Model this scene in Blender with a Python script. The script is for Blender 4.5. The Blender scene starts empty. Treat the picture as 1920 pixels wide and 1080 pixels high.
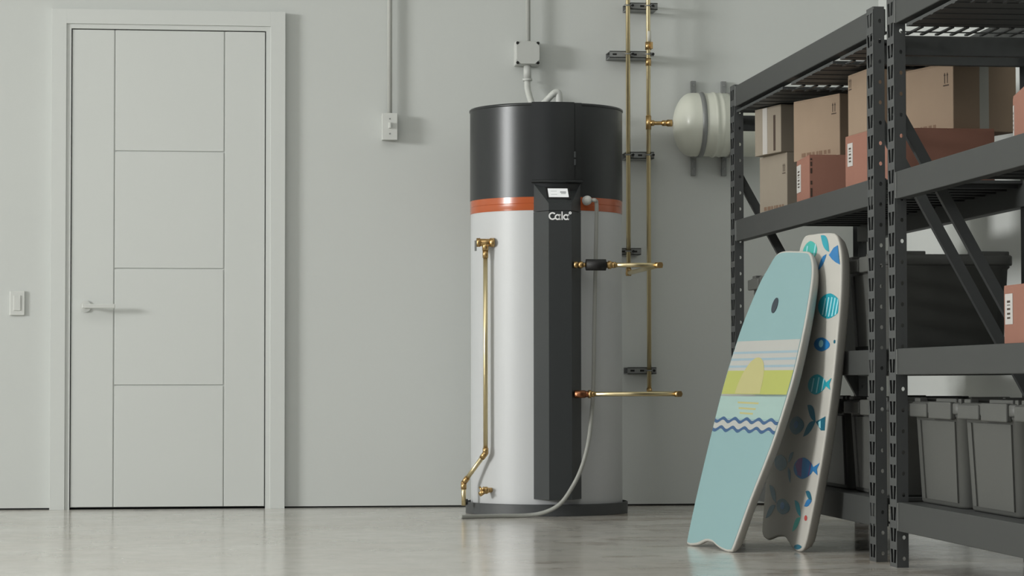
import bpy, bmesh, math, random
from mathutils import Vector, Matrix
from mathutils.geometry import tessellate_polygon
random.seed(7)
S = bpy.context.scene
COL = S.collection
PI = math.pi

# ------------------------------------------------------------------ camera
CAM_H = 0.5402
yaw, pit, rol = 0.11741, 0.03594, -0.00114
fw = Vector((math.sin(yaw)*math.cos(pit), math.cos(yaw)*math.cos(pit), math.sin(pit)))
rt = Vector((math.cos(yaw), -math.sin(yaw), 0)); up = rt.cross(fw)
r2 = rt*math.cos(rol) + up*math.sin(rol); u2 = up*math.cos(rol) - rt*math.sin(rol)
cd = bpy.data.cameras.new('camera'); cam = bpy.data.objects.new('camera', cd); COL.objects.link(cam)
cd.sensor_width = 36.0; cd.lens = 90.736; cd.clip_end = 100; cd.clip_start = 0.05
cam.matrix_world = Matrix(((r2.x, u2.x, -fw.x, 0), (r2.y, u2.y, -fw.y, 0), (r2.z, u2.z, -fw.z, CAM_H), (0, 0, 0, 1)))
S.camera = cam

# ------------------------------------------------------------------ light
W = bpy.data.worlds.new('overcast'); S.world = W; W.use_nodes = True
bgn = W.node_tree.nodes['Background']; bgn.inputs[0].default_value = (0.86, 0.93, 1.0, 1); bgn.inputs[1].default_value = 0.16

def area(name, loc, target, sx, sy, power, col):
    d = bpy.data.lights.new(name, 'AREA'); d.shape = 'RECTANGLE'; d.size = sx; d.size_y = sy; d.energy = power; d.color = col
    o = bpy.data.objects.new(name, d); COL.objects.link(o); o.location = loc
    o.rotation_euler = (Vector(target) - Vector(loc)).to_track_quat('-Z', 'Y').to_euler()
    return o
area('window_daylight', (-15.9, 3.6, 3.5), (1.0, 10.3, 1.1), 3.6, 2.0, 1800, (1.0, 1.0, 0.985))
area('ceiling_fill', (-1.0, 6.5, 3.36), (-1.0, 6.5, 0), 5.0, 5.0, 88, (1.0, 1.0, 0.98))  # added overhead fill lamp, standing in for light bounced off the ceiling
area('front_fill', (-2.2, -1.7, 1.9), (0.4, 11.0, 1.2), 4.5, 2.2, 30, (1.0, 1.0, 1.0))  # added weak fill lamp behind the camera, out of view
S.view_settings.view_transform = 'Standard'; S.view_settings.look = 'None'
S.view_settings.exposure = 0.0; S.view_settings.gamma = 1.0; S.view_settings.use_curve_mapping = False

# ------------------------------------------------------------------ materials
def srgb(r, g, b):
    f = lambda c: (c/255/12.92) if c/255 <= 0.04045 else ((c/255+0.055)/1.055)**2.4
    return (f(r), f(g), f(b), 1)
def mat(name, col, rough=0.5, metal=0.0, var=0.0, vscale=8.0, bump=0.0, bscale=60.0, spec=0.5, emit=0.0, alpha=1.0, stretch=None, coat=0.0):
    m = bpy.data.materials.new(name); m.use_nodes = True; nt = m.node_tree; N = nt.nodes; L = nt.links
    b = N['Principled BSDF']; c = srgb(*col)
    b.inputs['Base Color'].default_value = c; b.inputs['Roughness'].default_value = rough; b.inputs['Metallic'].default_value = metal
    b.inputs['Specular IOR Level'].default_value = spec
    if coat: b.inputs['Coat Weight'].default_value = coat; b.inputs['Coat Roughness'].default_value = 0.12
    if emit: b.inputs['Emission Color'].default_value = c; b.inputs['Emission Strength'].default_value = emit
    if alpha < 1: b.inputs['Alpha'].default_value = alpha
    tc = N.new('ShaderNodeTexCoord'); mp = N.new('ShaderNodeMapping'); L.new(tc.outputs['Object'], mp.inputs[0])
    if stretch: mp.inputs['Scale'].default_value = stretch
    if var:
        n = N.new('ShaderNodeTexNoise'); n.inputs['Scale'].default_value = vscale; n.inputs['Detail'].default_value = 5; L.new(mp.outputs[0], n.inputs['Vector'])
        r = N.new('ShaderNodeMapRange'); r.inputs['To Min'].default_value = 1-var; r.inputs['To Max'].default_value = 1+var; L.new(n.outputs['Fac'], r.inputs['Value'])
        mx = N.new('ShaderNodeVectorMath'); mx.operation = 'SCALE'; mx.inputs[0].default_value = c[:3]; L.new(r.outputs[0], mx.inputs['Scale']); L.new(mx.outputs[0], b.inputs['Base Color'])
    if bump:
        n2 = N.new('ShaderNodeTexNoise'); n2.inputs['Scale'].default_value = bscale; n2.inputs['Detail'].default_value = 3; L.new(mp.outputs[0], n2.inputs['Vector'])
        bp = N.new('ShaderNodeBump'); bp.inputs['Strength'].default_value = bump; bp.inputs['Distance'].default_value = 0.01; L.new(n2.outputs['Fac'], bp.inputs['Height']); L.new(bp.outputs[0], b.inputs['Normal'])
    return m
M_wall = mat('painted_plaster', (201, 204, 201), 0.75, var=0.015, vscale=2, bump=0.03, bscale=90, spec=0.25)
M_ceil = mat('ceiling_paint', (205, 206, 202), 0.8, var=0.01)
M_door = mat('door_paint', (207, 210, 207), 0.55, var=0.008, vscale=3, spec=0.3)
M_trimdark = mat('dark_joint', (38, 39, 38), 0.8, var=0.1)
M_whiteplastic = mat('white_plastic', (204, 206, 202), 0.45, var=0.01)
M_greyplastic = mat('pale_grey_plastic', (192, 194, 190), 0.5, var=0.01)
M_conduit = mat('painted_conduit', (194, 196, 191), 0.5, var=0.01)
M_screw = mat('dark_screw', (40, 40, 40), 0.5, 0.6, var=0.05)
M_tank = mat('white_enamel', (188, 190, 191), 0.42, var=0.008, vscale=4, spec=0.5)
M_shroud = mat('black_satin_metal', (44, 46, 47), 0.33, 0.35, var=0.03, vscale=20, spec=0.55)
M_black = mat('dark_panel_plastic', (50, 53, 54), 0.45, var=0.03, vscale=15)
M_orange = mat('orange_lacquer', (172, 82, 38), 0.24, var=0.03, vscale=10, coat=0.25)
M_screen = mat('lit_screen', (226, 228, 228), 0.4, emit=0.35, var=0.01)
M_screenmark = mat('screen_marks', (150, 152, 154), 0.5, var=0.02)
M_logo = mat('white_lettering', (250, 250, 250), 0.5, var=0.01)
M_pan = mat('grey_pan_plastic', (68, 70, 71), 0.5, var=0.04, vscale=12)
M_brass = mat('brass_pipe', (224, 208, 166), 0.33, 1.0, var=0.06, vscale=20)
M_brassd = mat('brass_fitting', (194, 162, 112), 0.33, 1.0, var=0.1, vscale=40)
M_rubber = mat('black_rubber', (28, 27, 27), 0.55, var=0.05)
M_hose = mat('grey_translucent_hose', (165, 166, 160), 0.3, var=0.02, alpha=0.85)
M_zinc = mat('zinc_strut', (136, 138, 137), 0.45, 0.25, var=0.1, vscale=50)
M_tag = mat('white_tag', (208, 206, 196), 0.6, var=0.02)
M_cream = mat('cream_enamel', (206, 208, 196), 0.38, var=0.012, vscale=5, coat=0.15)
M_rack = mat('charcoal_powder_coat', (71, 73, 73), 0.5, 0.15, var=0.03, vscale=30, bump=0.02, bscale=400)
M_beam = mat('charcoal_beam_coat', (60, 62, 61), 0.5, 0.15, var=0.03, vscale=30)
M_rackin = mat('charcoal_deck', (62, 64, 64), 0.55, 0.15, var=0.03, vscale=20)
M_weld = mat('bare_steel_edge', (150, 152, 150), 0.4, 0.6, var=0.03)
M_tote = mat('dark_grey_polythene', (78, 79, 76), 0.48, var=0.03, vscale=8)
M_lid = mat('grey_lid_polythene', (82, 83, 80), 0.48, var=0.03, vscale=8)
M_tan = mat('tan_cardboard', (142, 124, 106), 0.8, var=0.05, vscale=14, spec=0.2, bump=0.03, bscale=120)
M_pale = mat('pale_cardboard', (136, 127, 114), 0.8, var=0.05, vscale=14, spec=0.2)
M_pink = mat('reddish_cardboard', (142, 102, 88), 0.8, var=0.05, vscale=14, spec=0.2)
M_tape = mat('packing_tape', (150, 150, 142), 0.35, var=0.03)
M_wtape = mat('white_tape', (172, 168, 163), 0.5, var=0.03)
M_ink = mat('printed_ink', (62, 48, 38), 0.8, var=0.2, vscale=60)
M_inkl = mat('faded_ink', (112, 88, 70), 0.8, var=0.3, vscale=90)
M_label = mat('paper_label', (180, 177, 173), 0.7, var=0.02)
M_foam = mat('pale_foam', (178, 176, 169), 0.6, var=0.015)
M_bblue = mat('aqua_deck_skin', (124, 156, 158), 0.45, var=0.02, vscale=6)
M_bpale = mat('pale_print', (166, 166, 161), 0.45, var=0.02)
M_bstripe = mat('sky_stripe_print', (138, 160, 170), 0.45, var=0.02)
M_byel = mat('lime_print', (160, 165, 84), 0.45, var=0.03)
M_bsun = mat('sun_print', (170, 165, 112), 0.45, var=0.02)
M_bwater = mat('pale_water_print', (145, 170, 164), 0.45, var=0.05, vscale=8, stretch=(1, 1, 6))
M_bwave = mat('navy_wave_print', (40, 78, 118), 0.45, var=0.04)
M_plug = mat('dark_plug', (40, 50, 60), 0.5, var=0.05)
M_fteal = mat('teal_print', (32, 148, 164), 0.45, var=0.3, vscale=25)
M_fblue = mat('blue_print', (36, 112, 168), 0.45, var=0.25, vscale=25)
M_fdeep = mat('deep_teal_print', (18, 94, 116), 0.45, var=0.25, vscale=25)
M_fgreen = mat('sea_green_print', (58, 166, 156), 0.45, var=0.2, vscale=25)
M_fpurple = mat('purple_print', (108, 70, 130), 0.45, var=0.2, vscale=25)
M_fred = mat('red_print', (176, 64, 60), 0.45, var=0.1)
M_fpale = mat('pale_aqua_print', (150, 205, 214), 0.45, var=0.05)

def floor_mat():
    m = bpy.data.materials.new('polished_concrete'); m.use_nodes = True; nt = m.node_tree; N = nt.nodes; L = nt.links
    b = N['Principled BSDF']; tc = N.new('ShaderNodeTexCoord')
    def noise(scale, sc, detail=6, rough=0.6):
        mp = N.new('ShaderNodeMapping'); mp.inputs['Scale'].default_value = sc; L.new(tc.outputs['Object'], mp.inputs[0])
        n = N.new('ShaderNodeTexNoise'); n.inputs['Scale'].default_value = scale; n.inputs['Detail'].default_value = detail; n.inputs['Roughness'].default_value = rough
        L.new(mp.outputs[0], n.inputs['Vector']); return n
    n1 = noise(1.6, (1, 0.8, 1)); n2 = noise(7, (1, 0.7, 1))
    r1 = N.new('ShaderNodeValToRGB'); e = r1.color_ramp
    e.elements[0].position = 0.30; e.elements[0].color = srgb(184, 179, 170); e.elements[1].position = 0.68; e.elements[1].color = srgb(203, 201, 194)
    L.new(n1.outputs['Fac'], r1.inputs[0])
    r2_ = N.new('ShaderNodeValToRGB'); e = r2_.color_ramp
    e.elements[0].position = 0.27; e.elements[0].color = (0.74, 0.70, 0.64, 1); e.elements[1].position = 0.42; e.elements[1].color = (1, 1, 1, 1)
    L.new(n2.outputs['Fac'], r2_.inputs[0])
    mx = N.new('ShaderNodeMix'); mx.data_type = 'RGBA'; mx.blend_type = 'MULTIPLY'; mx.inputs['Factor'].default_value = 0.25
    L.new(r1.outputs[0], mx.inputs['A']); L.new(r2_.outputs[0], mx.inputs['B']); n3 = noise(2.6, (1, 1.6, 1), 8, 0.7); sx = N.new('ShaderNodeSeparateXYZ'); L.new(tc.outputs['Object'], sx.inputs[0])
    ax = N.new('ShaderNodeMapRange'); ax.inputs['From Min'].default_value = 0.6; ax.inputs['From Max'].default_value = 2.2; ax.inputs['To Min'].default_value = -0.14; ax.inputs['To Max'].default_value = 0.07; L.new(sx.outputs['X'], ax.inputs['Value'])
    ad = N.new('ShaderNodeMath'); ad.operation = 'ADD'; L.new(n3.outputs['Fac'], ad.inputs[0]); L.new(ax.outputs[0], ad.inputs[1])
    sm = N.new('ShaderNodeMapRange'); sm.inputs['From Min'].default_value = 0.50; sm.inputs['From Max'].default_value = 0.64; sm.inputs['To Max'].default_value = 0.8; L.new(ad.outputs[0], sm.inputs['Value'])
    m2 = N.new('ShaderNodeMix'); m2.data_type = 'RGBA'; L.new(sm.outputs[0], m2.inputs['Factor']); L.new(mx.outputs['Result'], m2.inputs['A']); m2.inputs['B'].default_value = srgb(140, 126, 108)
    L.new(m2.outputs['Result'], b.inputs['Base Color'])
    rr = N.new('ShaderNodeMapRange'); rr.inputs['To Min'].default_value = 0.09; rr.inputs['To Max'].default_value = 0.24; L.new(n2.outputs['Fac'], rr.inputs['Value']); L.new(rr.outputs[0], b.inputs['Roughness'])
    bp = N.new('ShaderNodeBump'); bp.inputs['Strength'].default_value = 0.05; bp.inputs['Distance'].default_value = 0.01; L.new(n1.outputs['Fac'], bp.inputs['Height']); L.new(bp.outputs[0], b.inputs['Normal'])
    b.inputs['Specular IOR Level'].default_value = 0.6
    return m
M_floor = floor_mat()

# ------------------------------------------------------------------ mesh helpers
class MB:
    def __init__(s): s.v = []; s.f = []; s.sm = []
    def add(s, vs, fs, smooth=False):
        o = len(s.v); s.v += [tuple(p) for p in vs]
        for f in fs: s.f.append([i+o for i in f]); s.sm.append(smooth)
        return s
    def box(s, x0, x1, y0, y1, z0, z1, bevel=0.0, mtx=None):
        b = bevel
        if b <= 0:
            vs = [(x, y, z) for z in (z0, z1) for y in (y0, y1) for x in (x0, x1)]
            fs = [(0, 2, 3, 1), (4, 5, 7, 6), (0, 1, 5, 4), (2, 6, 7, 3), (0, 4, 6, 2), (1, 3, 7, 5)]
        else:
            bm = bmesh.new(); bmesh.ops.create_cube(bm, size=1)
            for v in bm.verts: v.co = Vector(((x0+x1)/2+v.co.x*(x1-x0), (y0+y1)/2+v.co.y*(y1-y0), (z0+z1)/2+v.co.z*(z1-z0)))
            bmesh.ops.bevel(bm, geom=list(bm.edges), offset=b, segments=2, affect='EDGES', profile=0.5)
            bm.verts.index_update(); vs = [v.co.copy() for v in bm.verts]; fs = [[v.index for v in f.verts] for f in bm.faces]; bm.free()
        if mtx is not None: vs = [mtx @ Vector(p) for p in vs]
        return s.add(vs, fs)
    def tube(s, pts, r, n=14, cap=True, radii=None):
        pts = [Vector(p) for p in pts]; rings = []; prev = None
        for i, p in enumerate(pts):
            d = (pts[min(i+1, len(pts)-1)] - pts[max(i-1, 0)]).normalized()
            if prev is None:
                a = Vector((0, 0, 1)) if abs(d.z) < 0.9 else Vector((1, 0, 0)); x = d.cross(a).normalized()
            else: x = (prev - d*prev.dot(d)).normalized()
            prev = x; y = d.cross(x); rr = radii[i] if radii else r
            rings.append([p + x*rr*math.cos(2*PI*k/n) + y*rr*math.sin(2*PI*k/n) for k in range(n)])
        vs = [q for R in rings for q in R]; fs = []
        for i in range(len(pts)-1):
            for k in range(n): fs.append((i*n+k, i*n+(k+1) % n, (i+1)*n+(k+1) % n, (i+1)*n+k))
        s.add(vs, fs, True)
        if cap: o = len(s.v)-len(vs); s.f += [[o+k for k in range(n)][::-1], [o+len(vs)-n+k for k in range(n)]]; s.sm += [False, False]
        return s
    def cyl(s, a, b, r, n=20): return s.tube([a, b], r, n)
    def lathe(s, prof, c, axis='z', n=64, a0=0.0, a1=2*PI):
        # prof: list of (radius, height); sharp corners kept by doubling points
        full = abs(a1-a0-2*PI) < 1e-6; m = n if full else n+1; vs = []; fs = []
        for (r, h) in prof:
            for k in range(m):
                a = a0+(a1-a0)*k/n; x, y = r*math.cos(a), r*math.sin(a)
                vs.append((c[0]+x, c[1]+y, c[2]+h) if axis == 'z' else ((c[0]+h, c[1]+x, c[2]+y)))
        for i in range(len(prof)-1):
            if prof[i] == prof[i+1]: continue
            for k in range(n):
                k2 = (k+1) % m
                fs.append((i*m+k, i*m+k2, (i+1)*m+k2, (i+1)*m+k))
        return s.add(vs, fs, True)
    def prism(s, poly, d, origin=(0, 0, 0), ex=(1, 0, 0), ey=(0, 0, 1)):
        # polygon in (ex, ey), extruded by vector d
        o, ex, ey, d = Vector(origin), Vector(ex), Vector(ey), Vector(d); n = len(poly)
        vs = [o+ex*p[0]+ey*p[1] for p in poly]; vs += [v+d for v in vs]
        tri = tessellate_polygon([[Vector((p[0], p[1], 0)) for p in poly]])
        fs = [tuple(t) for t in tri] + [tuple(i+n for i in reversed(t)) for t in tri]
        fs += [(i, i+n, (i+1) % n+n, (i+1) % n) for i in range(n)]
        return s.add(vs, fs)
    def loft(s, loops, cap=True, smooth=True):
        n = len(loops[0]); vs = [p for L in loops for p in L]; fs = []
        for i in range(len(loops)-1):
            for k in range(n): fs.append((i*n+k, i*n+(k+1) % n, (i+1)*n+(k+1) % n, (i+1)*n+k))
        s.add(vs, fs, smooth)
        if cap:
            o = len(s.v)-len(vs); s.f += [[o+k for k in range(n)][::-1], [o+(len(loops)-1)*n+k for k in range(n)]]; s.sm += [False, False]
        return s
    def sphere(s, c, r, n=14):
        return s.lathe([(max(1e-5, r*math.sin(PI*i/10)), -r*math.cos(PI*i/10)) for i in range(11)], c, n=n)

def obj(name, mb, m, parent=None, local=False, fix=True):
    me = bpy.data.meshes.new(name); off = Vector((0, 0, 0))
    if parent is not None and not local:
        p = parent
        while p is not None: off += p.location; p = p.parent
    me.from_pydata([tuple(Vector(v)-off) for v in mb.v], [], mb.f)
    me.polygons.foreach_set('use_smooth', mb.sm)
    if fix:
        bm = bmesh.new(); bm.from_mesh(me); bmesh.ops.recalc_face_normals(bm, faces=bm.faces[:]); bm.to_mesh(me); bm.free()
    me.materials.append(m); me.update()
    o = bpy.data.objects.new(name, me); COL.objects.link(o)
    if parent is not None: o.parent = parent
    return o
def tag(o, label, cat, group=None):
    o['label'] = label; o['category'] = cat
    if group: o['group'] = group
    return o
def thing(name, label, cat, loc=(0, 0, 0), group=None, rotz=0.0):
    o = bpy.data.objects.new(name, None); COL.objects.link(o); o.location = loc; o.rotation_euler = (0, 0, rotz); o.empty_display_size = 0.1
    return tag(o, label, cat, group)
def struct(name, mb=None, m=None, label=None, loc=(0, 0, 0)):
    if mb is None:
        o = bpy.data.objects.new(name, None); COL.objects.link(o); o.location = loc
    else: o = obj(name, mb, m)
    o['kind'] = 'structure'
    if label: o['label'] = label
    return o
def part_copy(src, parent, loc=None):
    c = src.copy(); COL.objects.link(c); c.parent = parent
    if loc is not None: c.location = loc
    return c
def spline(P, k=8):
    P = [Vector(p) for p in P]; out = []
    for i in range(len(P)-1):
        a, b, c, d = P[max(i-1, 0)], P[i], P[i+1], P[min(i+2, len(P)-1)]
        for j in range(k):
            t = j/k; out.append(0.5*((2*b)+(c-a)*t+(2*a-5*b+4*c-d)*t*t+(3*b-a-3*c+d)*t**3))
    return out+[P[-1]]

# ------------------------------------------------------------------ setting
D = 11.051; XR = 2.93; XL = -16.0; YF = -2.0; ZC = 4.6
DX0, DX1, DZ = -0.5723, 0.2402, 2.03                      # door leaf
OX0, OX1, OZ = DX0-0.004, DX1+0.004, DZ+0.004             # opening inside the jamb
struct('floor', MB().box(XL-0.1, XR+0.1, YF, D+0.12, -0.1, 0.0), M_floor, 'polished pale grey concrete floor with brownish mottling')
wb = MB(); JB = 0.02
x0, x1, z1 = OX0-JB, OX1+JB, OZ+JB
wb.box(XL-0.1, x0, D, D+0.1, 0.007, ZC); wb.box(x1, XR+0.1, D, D+0.1, 0.007, ZC); wb.box(x0, x1, D, D+0.1, z1, ZC)
struct('wall_back', wb, M_wall, 'pale grey-green plastered back wall behind the water heater')
struct('trim_1', MB().box(XL, x0-0.062, D+0.006, D+0.09, 0.0, 0.0075).box(x1+0.062, XR, D+0.006, D+0.09, 0.0, 0.0075), M_trimdark, 'thin dark joint between back wall and floor')
struct('wall_right', MB().box(XR, XR+0.1, YF, D, 0, ZC), M_wall, 'pale right wall behind the shelving')
WY0, WY1, WZ0, WZ1 = 1.8, 5.4, 2.3, 4.4
struct('wall_left', MB().box(XL-0.1, XL, YF, WY0, 0, ZC).box(XL-0.1, XL, WY1, D, 0, ZC).box(XL-0.1, XL, WY0, WY1, 0, WZ0).box(XL-0.1, XL, WY0, WY1, WZ1, ZC), M_wall, 'pale left wall with a window opening')
struct('ceiling', MB().box(XL-0.1, XR+0.1, YF, D+0.1, ZC, ZC+0.1), M_ceil, 'white painted ceiling')

# door: jamb, casing, leaf of stiles and panels, lever handle
dr = struct('door_1', None, None, 'white interior door with grooved panels in a white casing', ((DX0+DX1)/2, D, 0))
jm = MB(); JF = D-0.027
jm.box(OX0-JB, OX0, JF, D+0.1, 0, OZ).box(OX1, OX1+JB, JF, D+0.1, 0, OZ).box(OX0-JB, OX1+JB, JF, D+0.1, OZ, OZ+JB)
jm.box(OX0, OX0+0.03, D+0.03, D+0.1, 0, OZ).box(OX1-0.03, OX1, D+0.03, D+0.1, 0, OZ).box(OX0, OX1, D+0.03, D+0.1, OZ-0.03, OZ)
obj('jamb', jm, M_door, dr)
CW = 0.062; CF = D-0.034
obj('casing', MB().box(OX0-JB-CW, OX0-JB, CF, D, 0, OZ+JB+CW, 0.0006), M_door, dr)
obj('casing', MB().box(OX1+JB, OX1+JB+CW, CF, D, 0, OZ+JB+CW, 0.0006), M_door, dr)
obj('casing', MB().box(OX0-JB, OX1+JB, CF, D, OZ+JB, OZ+JB+CW, 0.0006), M_door, dr)
obj('threshold', MB().box(OX0, OX1, D+0.02, D+0.1, 0, 0.006), M_trimdark, dr)
LF = D-0.022
obj('door_core', MB().box(DX0, DX1, LF+0.006, LF+0.045, 0.01, DZ), M_door, dr)
GX0, GX1 = -0.3935, 0.0685; g = 0.0028
obj('stile', MB().box(DX0, GX0-g, LF, LF+0.008, 0.01, DZ, 0.0018), M_door, dr)
obj('stile', MB().box(GX1+g, DX1, LF, LF+0.008, 0.01, DZ, 0.0018), M_door, dr)
zz = [0.01, 0.5225, 1.0165, 1.5145, DZ]
for i in range(4):
    obj('panel', MB().box(GX0+g, GX1-g, LF, LF+0.008, zz[i]+(g if i else 0), zz[i+1]-(g if i < 3 else 0), 0.0018), M_door, dr)
hz = 0.856; hx = -0.512
hd = obj('door_handle', MB().cyl((hx, LF, hz), (hx, LF-0.008, hz), 0.024, 24).cyl((hx, LF-0.008, hz), (hx, LF-0.055, hz), 0.009, 16).box(hx-0.012, hx+0.125, LF-0.062, LF-0.048, hz-0.009, hz+0.009, 0.003), M_whiteplastic, dr)

# ------------------------------------------------------------------ wall fittings
t = thing('light_switch', 'small white rocker light switch left of the door', 'switch', (-0.797, D, 0.87))
obj('cover_plate', MB().box(-0.829, -0.766, D-0.011, D, 0.818, 0.921, 0.003), M_whiteplastic, t)
obj('rocker', MB().box(-0.812, -0.783, D-0.015, D-0.010, 0.838, 0.902, 0.0015), M_whiteplastic, t)

def conduit(x, y, z0, label):
    t = thing('electrical_conduit', label, 'conduit', (x, y, z0))
    obj('pipe', MB().cyl((x, y, z0), (x, y, ZC), 0.0105, 18), M_conduit, t)
    return t
conduit(0.7725, 11.022, 1.685, 'grey vertical conduit running up the wall from the toggle switch box')
conduit(1.369, 11.005, 2.0, 'grey vertical conduit running up from the square junction box')

k = 10.996/D
t = thing('switch_box', 'grey surface-mounted toggle switch box at the foot of the left conduit', 'switch', (0.772, D, 1.63))
obj('box_body', MB().box(0.7395, 0.8035, 11.0, D, 1.572, 1.685, 0.003), M_greyplastic, t)
obj('cover_plate', MB().box(0.7385, 0.8045, 10.994, 11.0005, 1.571, 1.686, 0.002), M_whiteplastic, t)
obj('toggle', MB().box(0.7665, 0.7765, 10.978, 10.995, 1.62, 1.645, 0.002), M_whiteplastic, t)
for z in (1.597, 1.661): obj('screw', MB().cyl((0.7715, 10.9945, z), (0.7715, 10.9925, z), 0.0035, 12), M_zinc, t)

JX0, JX1, JZ0, JZ1, JY = 1.312, 1.418, 1.899, 2.002, 10.982
t = thing('junction_box', 'square pale grey junction box with cut-corner cover above the water heater', 'junction box', ((JX0+JX1)/2, D, JZ0))
obj('box_body', MB().box(JX0, JX1, JY, D, JZ0, JZ1, 0.004), M_greyplastic, t)
c = 0.018; a0, a1, b0, b1 = JX0+0.004, JX1-0.004, JZ0+0.004, JZ1-0.004
obj('cover', MB().prism([(a0+c, b0), (a1-c, b0), (a1, b0+c), (a1, b1-c), (a1-c, b1), (a0+c, b1), (a0, b1-c), (a0, b0+c)], (0, -0.012, 0), (0, JY+0.001, 0)), M_greyplastic, t)
for x in (JX0+0.009, JX1-0.009):
    for z in (JZ0+0.009, JZ1-0.009): obj('screw', MB().cyl((x, JY+0.001, z), (x, JY-0.004, z), 0.0065, 12), M_screw, t)

t = thing('flexible_conduit', 'pale flexible conduit looping from the junction box to the heater top', 'conduit', (1.366, 11.0, 1.9))
obj('connector', MB().cyl((1.366, 11.005, 1.9), (1.366, 11.005, 1.838), 0.0165, 20).cyl((1.366, 11.005, 1.842), (1.366, 11.005, 1.832), 0.021, 20), M_greyplastic, t)
P = spline([(1.366, 11.005, 1.835), (1.366, 11.0, 1.80), (1.371, 10.96, 1.755), (1.372, 10.84, 1.70), (1.364, 10.70, 1.675), (1.366, 10.58, 1.675), (1.385, 10.52, 1.695), (1.409, 10.50, 1.72), (1.422, 10.50, 1.728)], 10)
pr = [0.0135*(1+0.05*math.sin(i*2.1)) for i in range(len(P))]
obj('flexible_sleeve', MB().tube(P, 0.0135, 14, radii=pr), M_conduit, t)
obj('elbow', MB().tube(spline([(1.412, 10.50, 1.722), (1.428, 10.50, 1.727), (1.434, 10.50, 1.712), (1.435, 10.50, 1.659)], 6), 0.0145, 16).cyl((1.435, 10.5, 1.685), (1.435, 10.5, 1.67), 0.0195, 18), M_greyplastic, t)

# ------------------------------------------------------------------ water heater
TX, TY, TR = 1.387, 10.55, 0.3115
t = thing('drain_pan', 'round dark grey drain pan under the water heater', 'pan', (TX, TY, 0))
obj('pan_shell', MB().lathe([(0.001, 0.001), (0.333, 0.001), (0.333, 0.001), (0.3335, 0.045), (0.3335, 0.045), (0.3285, 0.047), (0.3285, 0.047), (0.327, 0.008), (0.327, 0.008), (0.001, 0.008)], (TX, TY, 0), n=96), M_pan, t)
obj('drain_port', MB().cyl((TX-0.329, TY-0.03, 0.046), (TX-0.349, TY-0.03, 0.046), 0.012), M_rubber, t)

wh = thing('water_heater', 'tall white cylindrical water heater with black top and orange band', 'water heater', (TX, TY, 0.008))
obj('tank_jacket', MB().lathe([(0.001, 0.009), (TR-0.004, 0.009), (TR, 0.014), (TR, 0.02), (TR, 1.226)], (TX, TY, 0), n=128), M_tank, wh)
obj('orange_band', MB().lathe([(TR-0.01, 1.224), (TR+0.001, 1.224), (TR+0.001, 1.224), (TR+0.002, 1.2275), (TR+0.002, 1.25), (TR+0.002, 1.25), (TR+0.0005, 1.251), (TR+0.0005, 1.252), (TR+0.002, 1.253), (TR+0.002, 1.253), (TR+0.002, 1.279), (TR+0.002, 1.279), (TR-0.01, 1.28)], (TX, TY, 0), n=128), M_orange, wh)
obj('top_shroud', MB().lathe([(TR-0.01, 1.278), (TR+0.003, 1.278), (TR+0.003, 1.278), (TR+0.003, 1.645), (TR+0.003, 1.645), (TR+0.006, 1.647), (TR+0.006, 1.654), (TR+0.002, 1.657), (TR+0.002, 1.657), (0.001, 1.657)], (TX, TY, 0), n=128), M_shroud, wh)
ha = math.asin(0.099/TR); AM = -PI/2+0.012
fp = MB().lathe([(TR, 1.343), (TR+0.0085, 1.343), (TR+0.0085, 1.343), (TR+0.0085, 1.659), (TR+0.0085, 1.659), (TR-0.03, 1.663)], (TX, TY, 0), n=24, a0=AM-ha, a1=AM+ha-0.10)
obj('front_panel', fp, M_shroud, wh)
obj('hinge_strip', MB().lathe([(TR, 1.343), (TR+0.0075, 1.343), (TR+0.0075, 1.343), (TR+0.0075, 1.657), (TR+0.0075, 1.657), (TR-0.03, 1.661)], (TX, TY, 0), n=8, a0=AM+ha-0.094, a1=AM+ha), M_shroud, wh)
obj('panel_lip', MB().lathe([(TR, 1.332), (TR+0.013, 1.334), (TR+0.016, 1.339), (TR+0.013, 1.344), (TR, 1.346)], (TX, TY, 0), n=24, a0=AM-ha, a1=AM+ha), M_shroud, wh)
aL = AM+ha-0.097
for dz in (0.0, 0.03):
    obj('latch', MB().box(TX+(TR+0.01)*math.cos(aL)-0.004, TX+(TR+0.01)*math.cos(aL)+0.004, TY+(TR+0.013)*math.sin(aL), TY+(TR+0.0)*math.sin(aL), 1.405+dz, 1.43+dz, 0.001), M_black, wh)

BX, BH, BY, FH, FY = 1.3915, 0.0985, 10.258, 0.046, 10.158
def colprism(z0, z1a, z1b, yb=10.30):
    # back edge height z1a, front edge height z1b
    lo = [(BX-BH, yb, z0), (BX-BH, BY, z0), (BX-FH, FY, z0), (BX+FH, FY, z0), (BX+BH, BY, z0), (BX+BH, yb, z0)]
    hi = [(BX-BH, yb, z1a), (BX-BH, BY, z1a), (BX-FH, FY, z1b), (BX+FH, FY, z1b), (BX+BH, BY, z1a), (BX+BH, yb, z1a)]
    m = MB(); m.add(lo+hi, [(0, 1, 2, 3, 4, 5), (6, 7, 8, 9, 10, 11)]+[(i, (i+1) % 6, (i+1) % 6+6, i+6) for i in range(6)]); return m
obj('front_column', colprism(0.068, 1.2155, 1.2155), M_black, wh)
obj('control_head', colprism(1.2175, 1.337, 1.246), M_black, wh)
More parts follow.
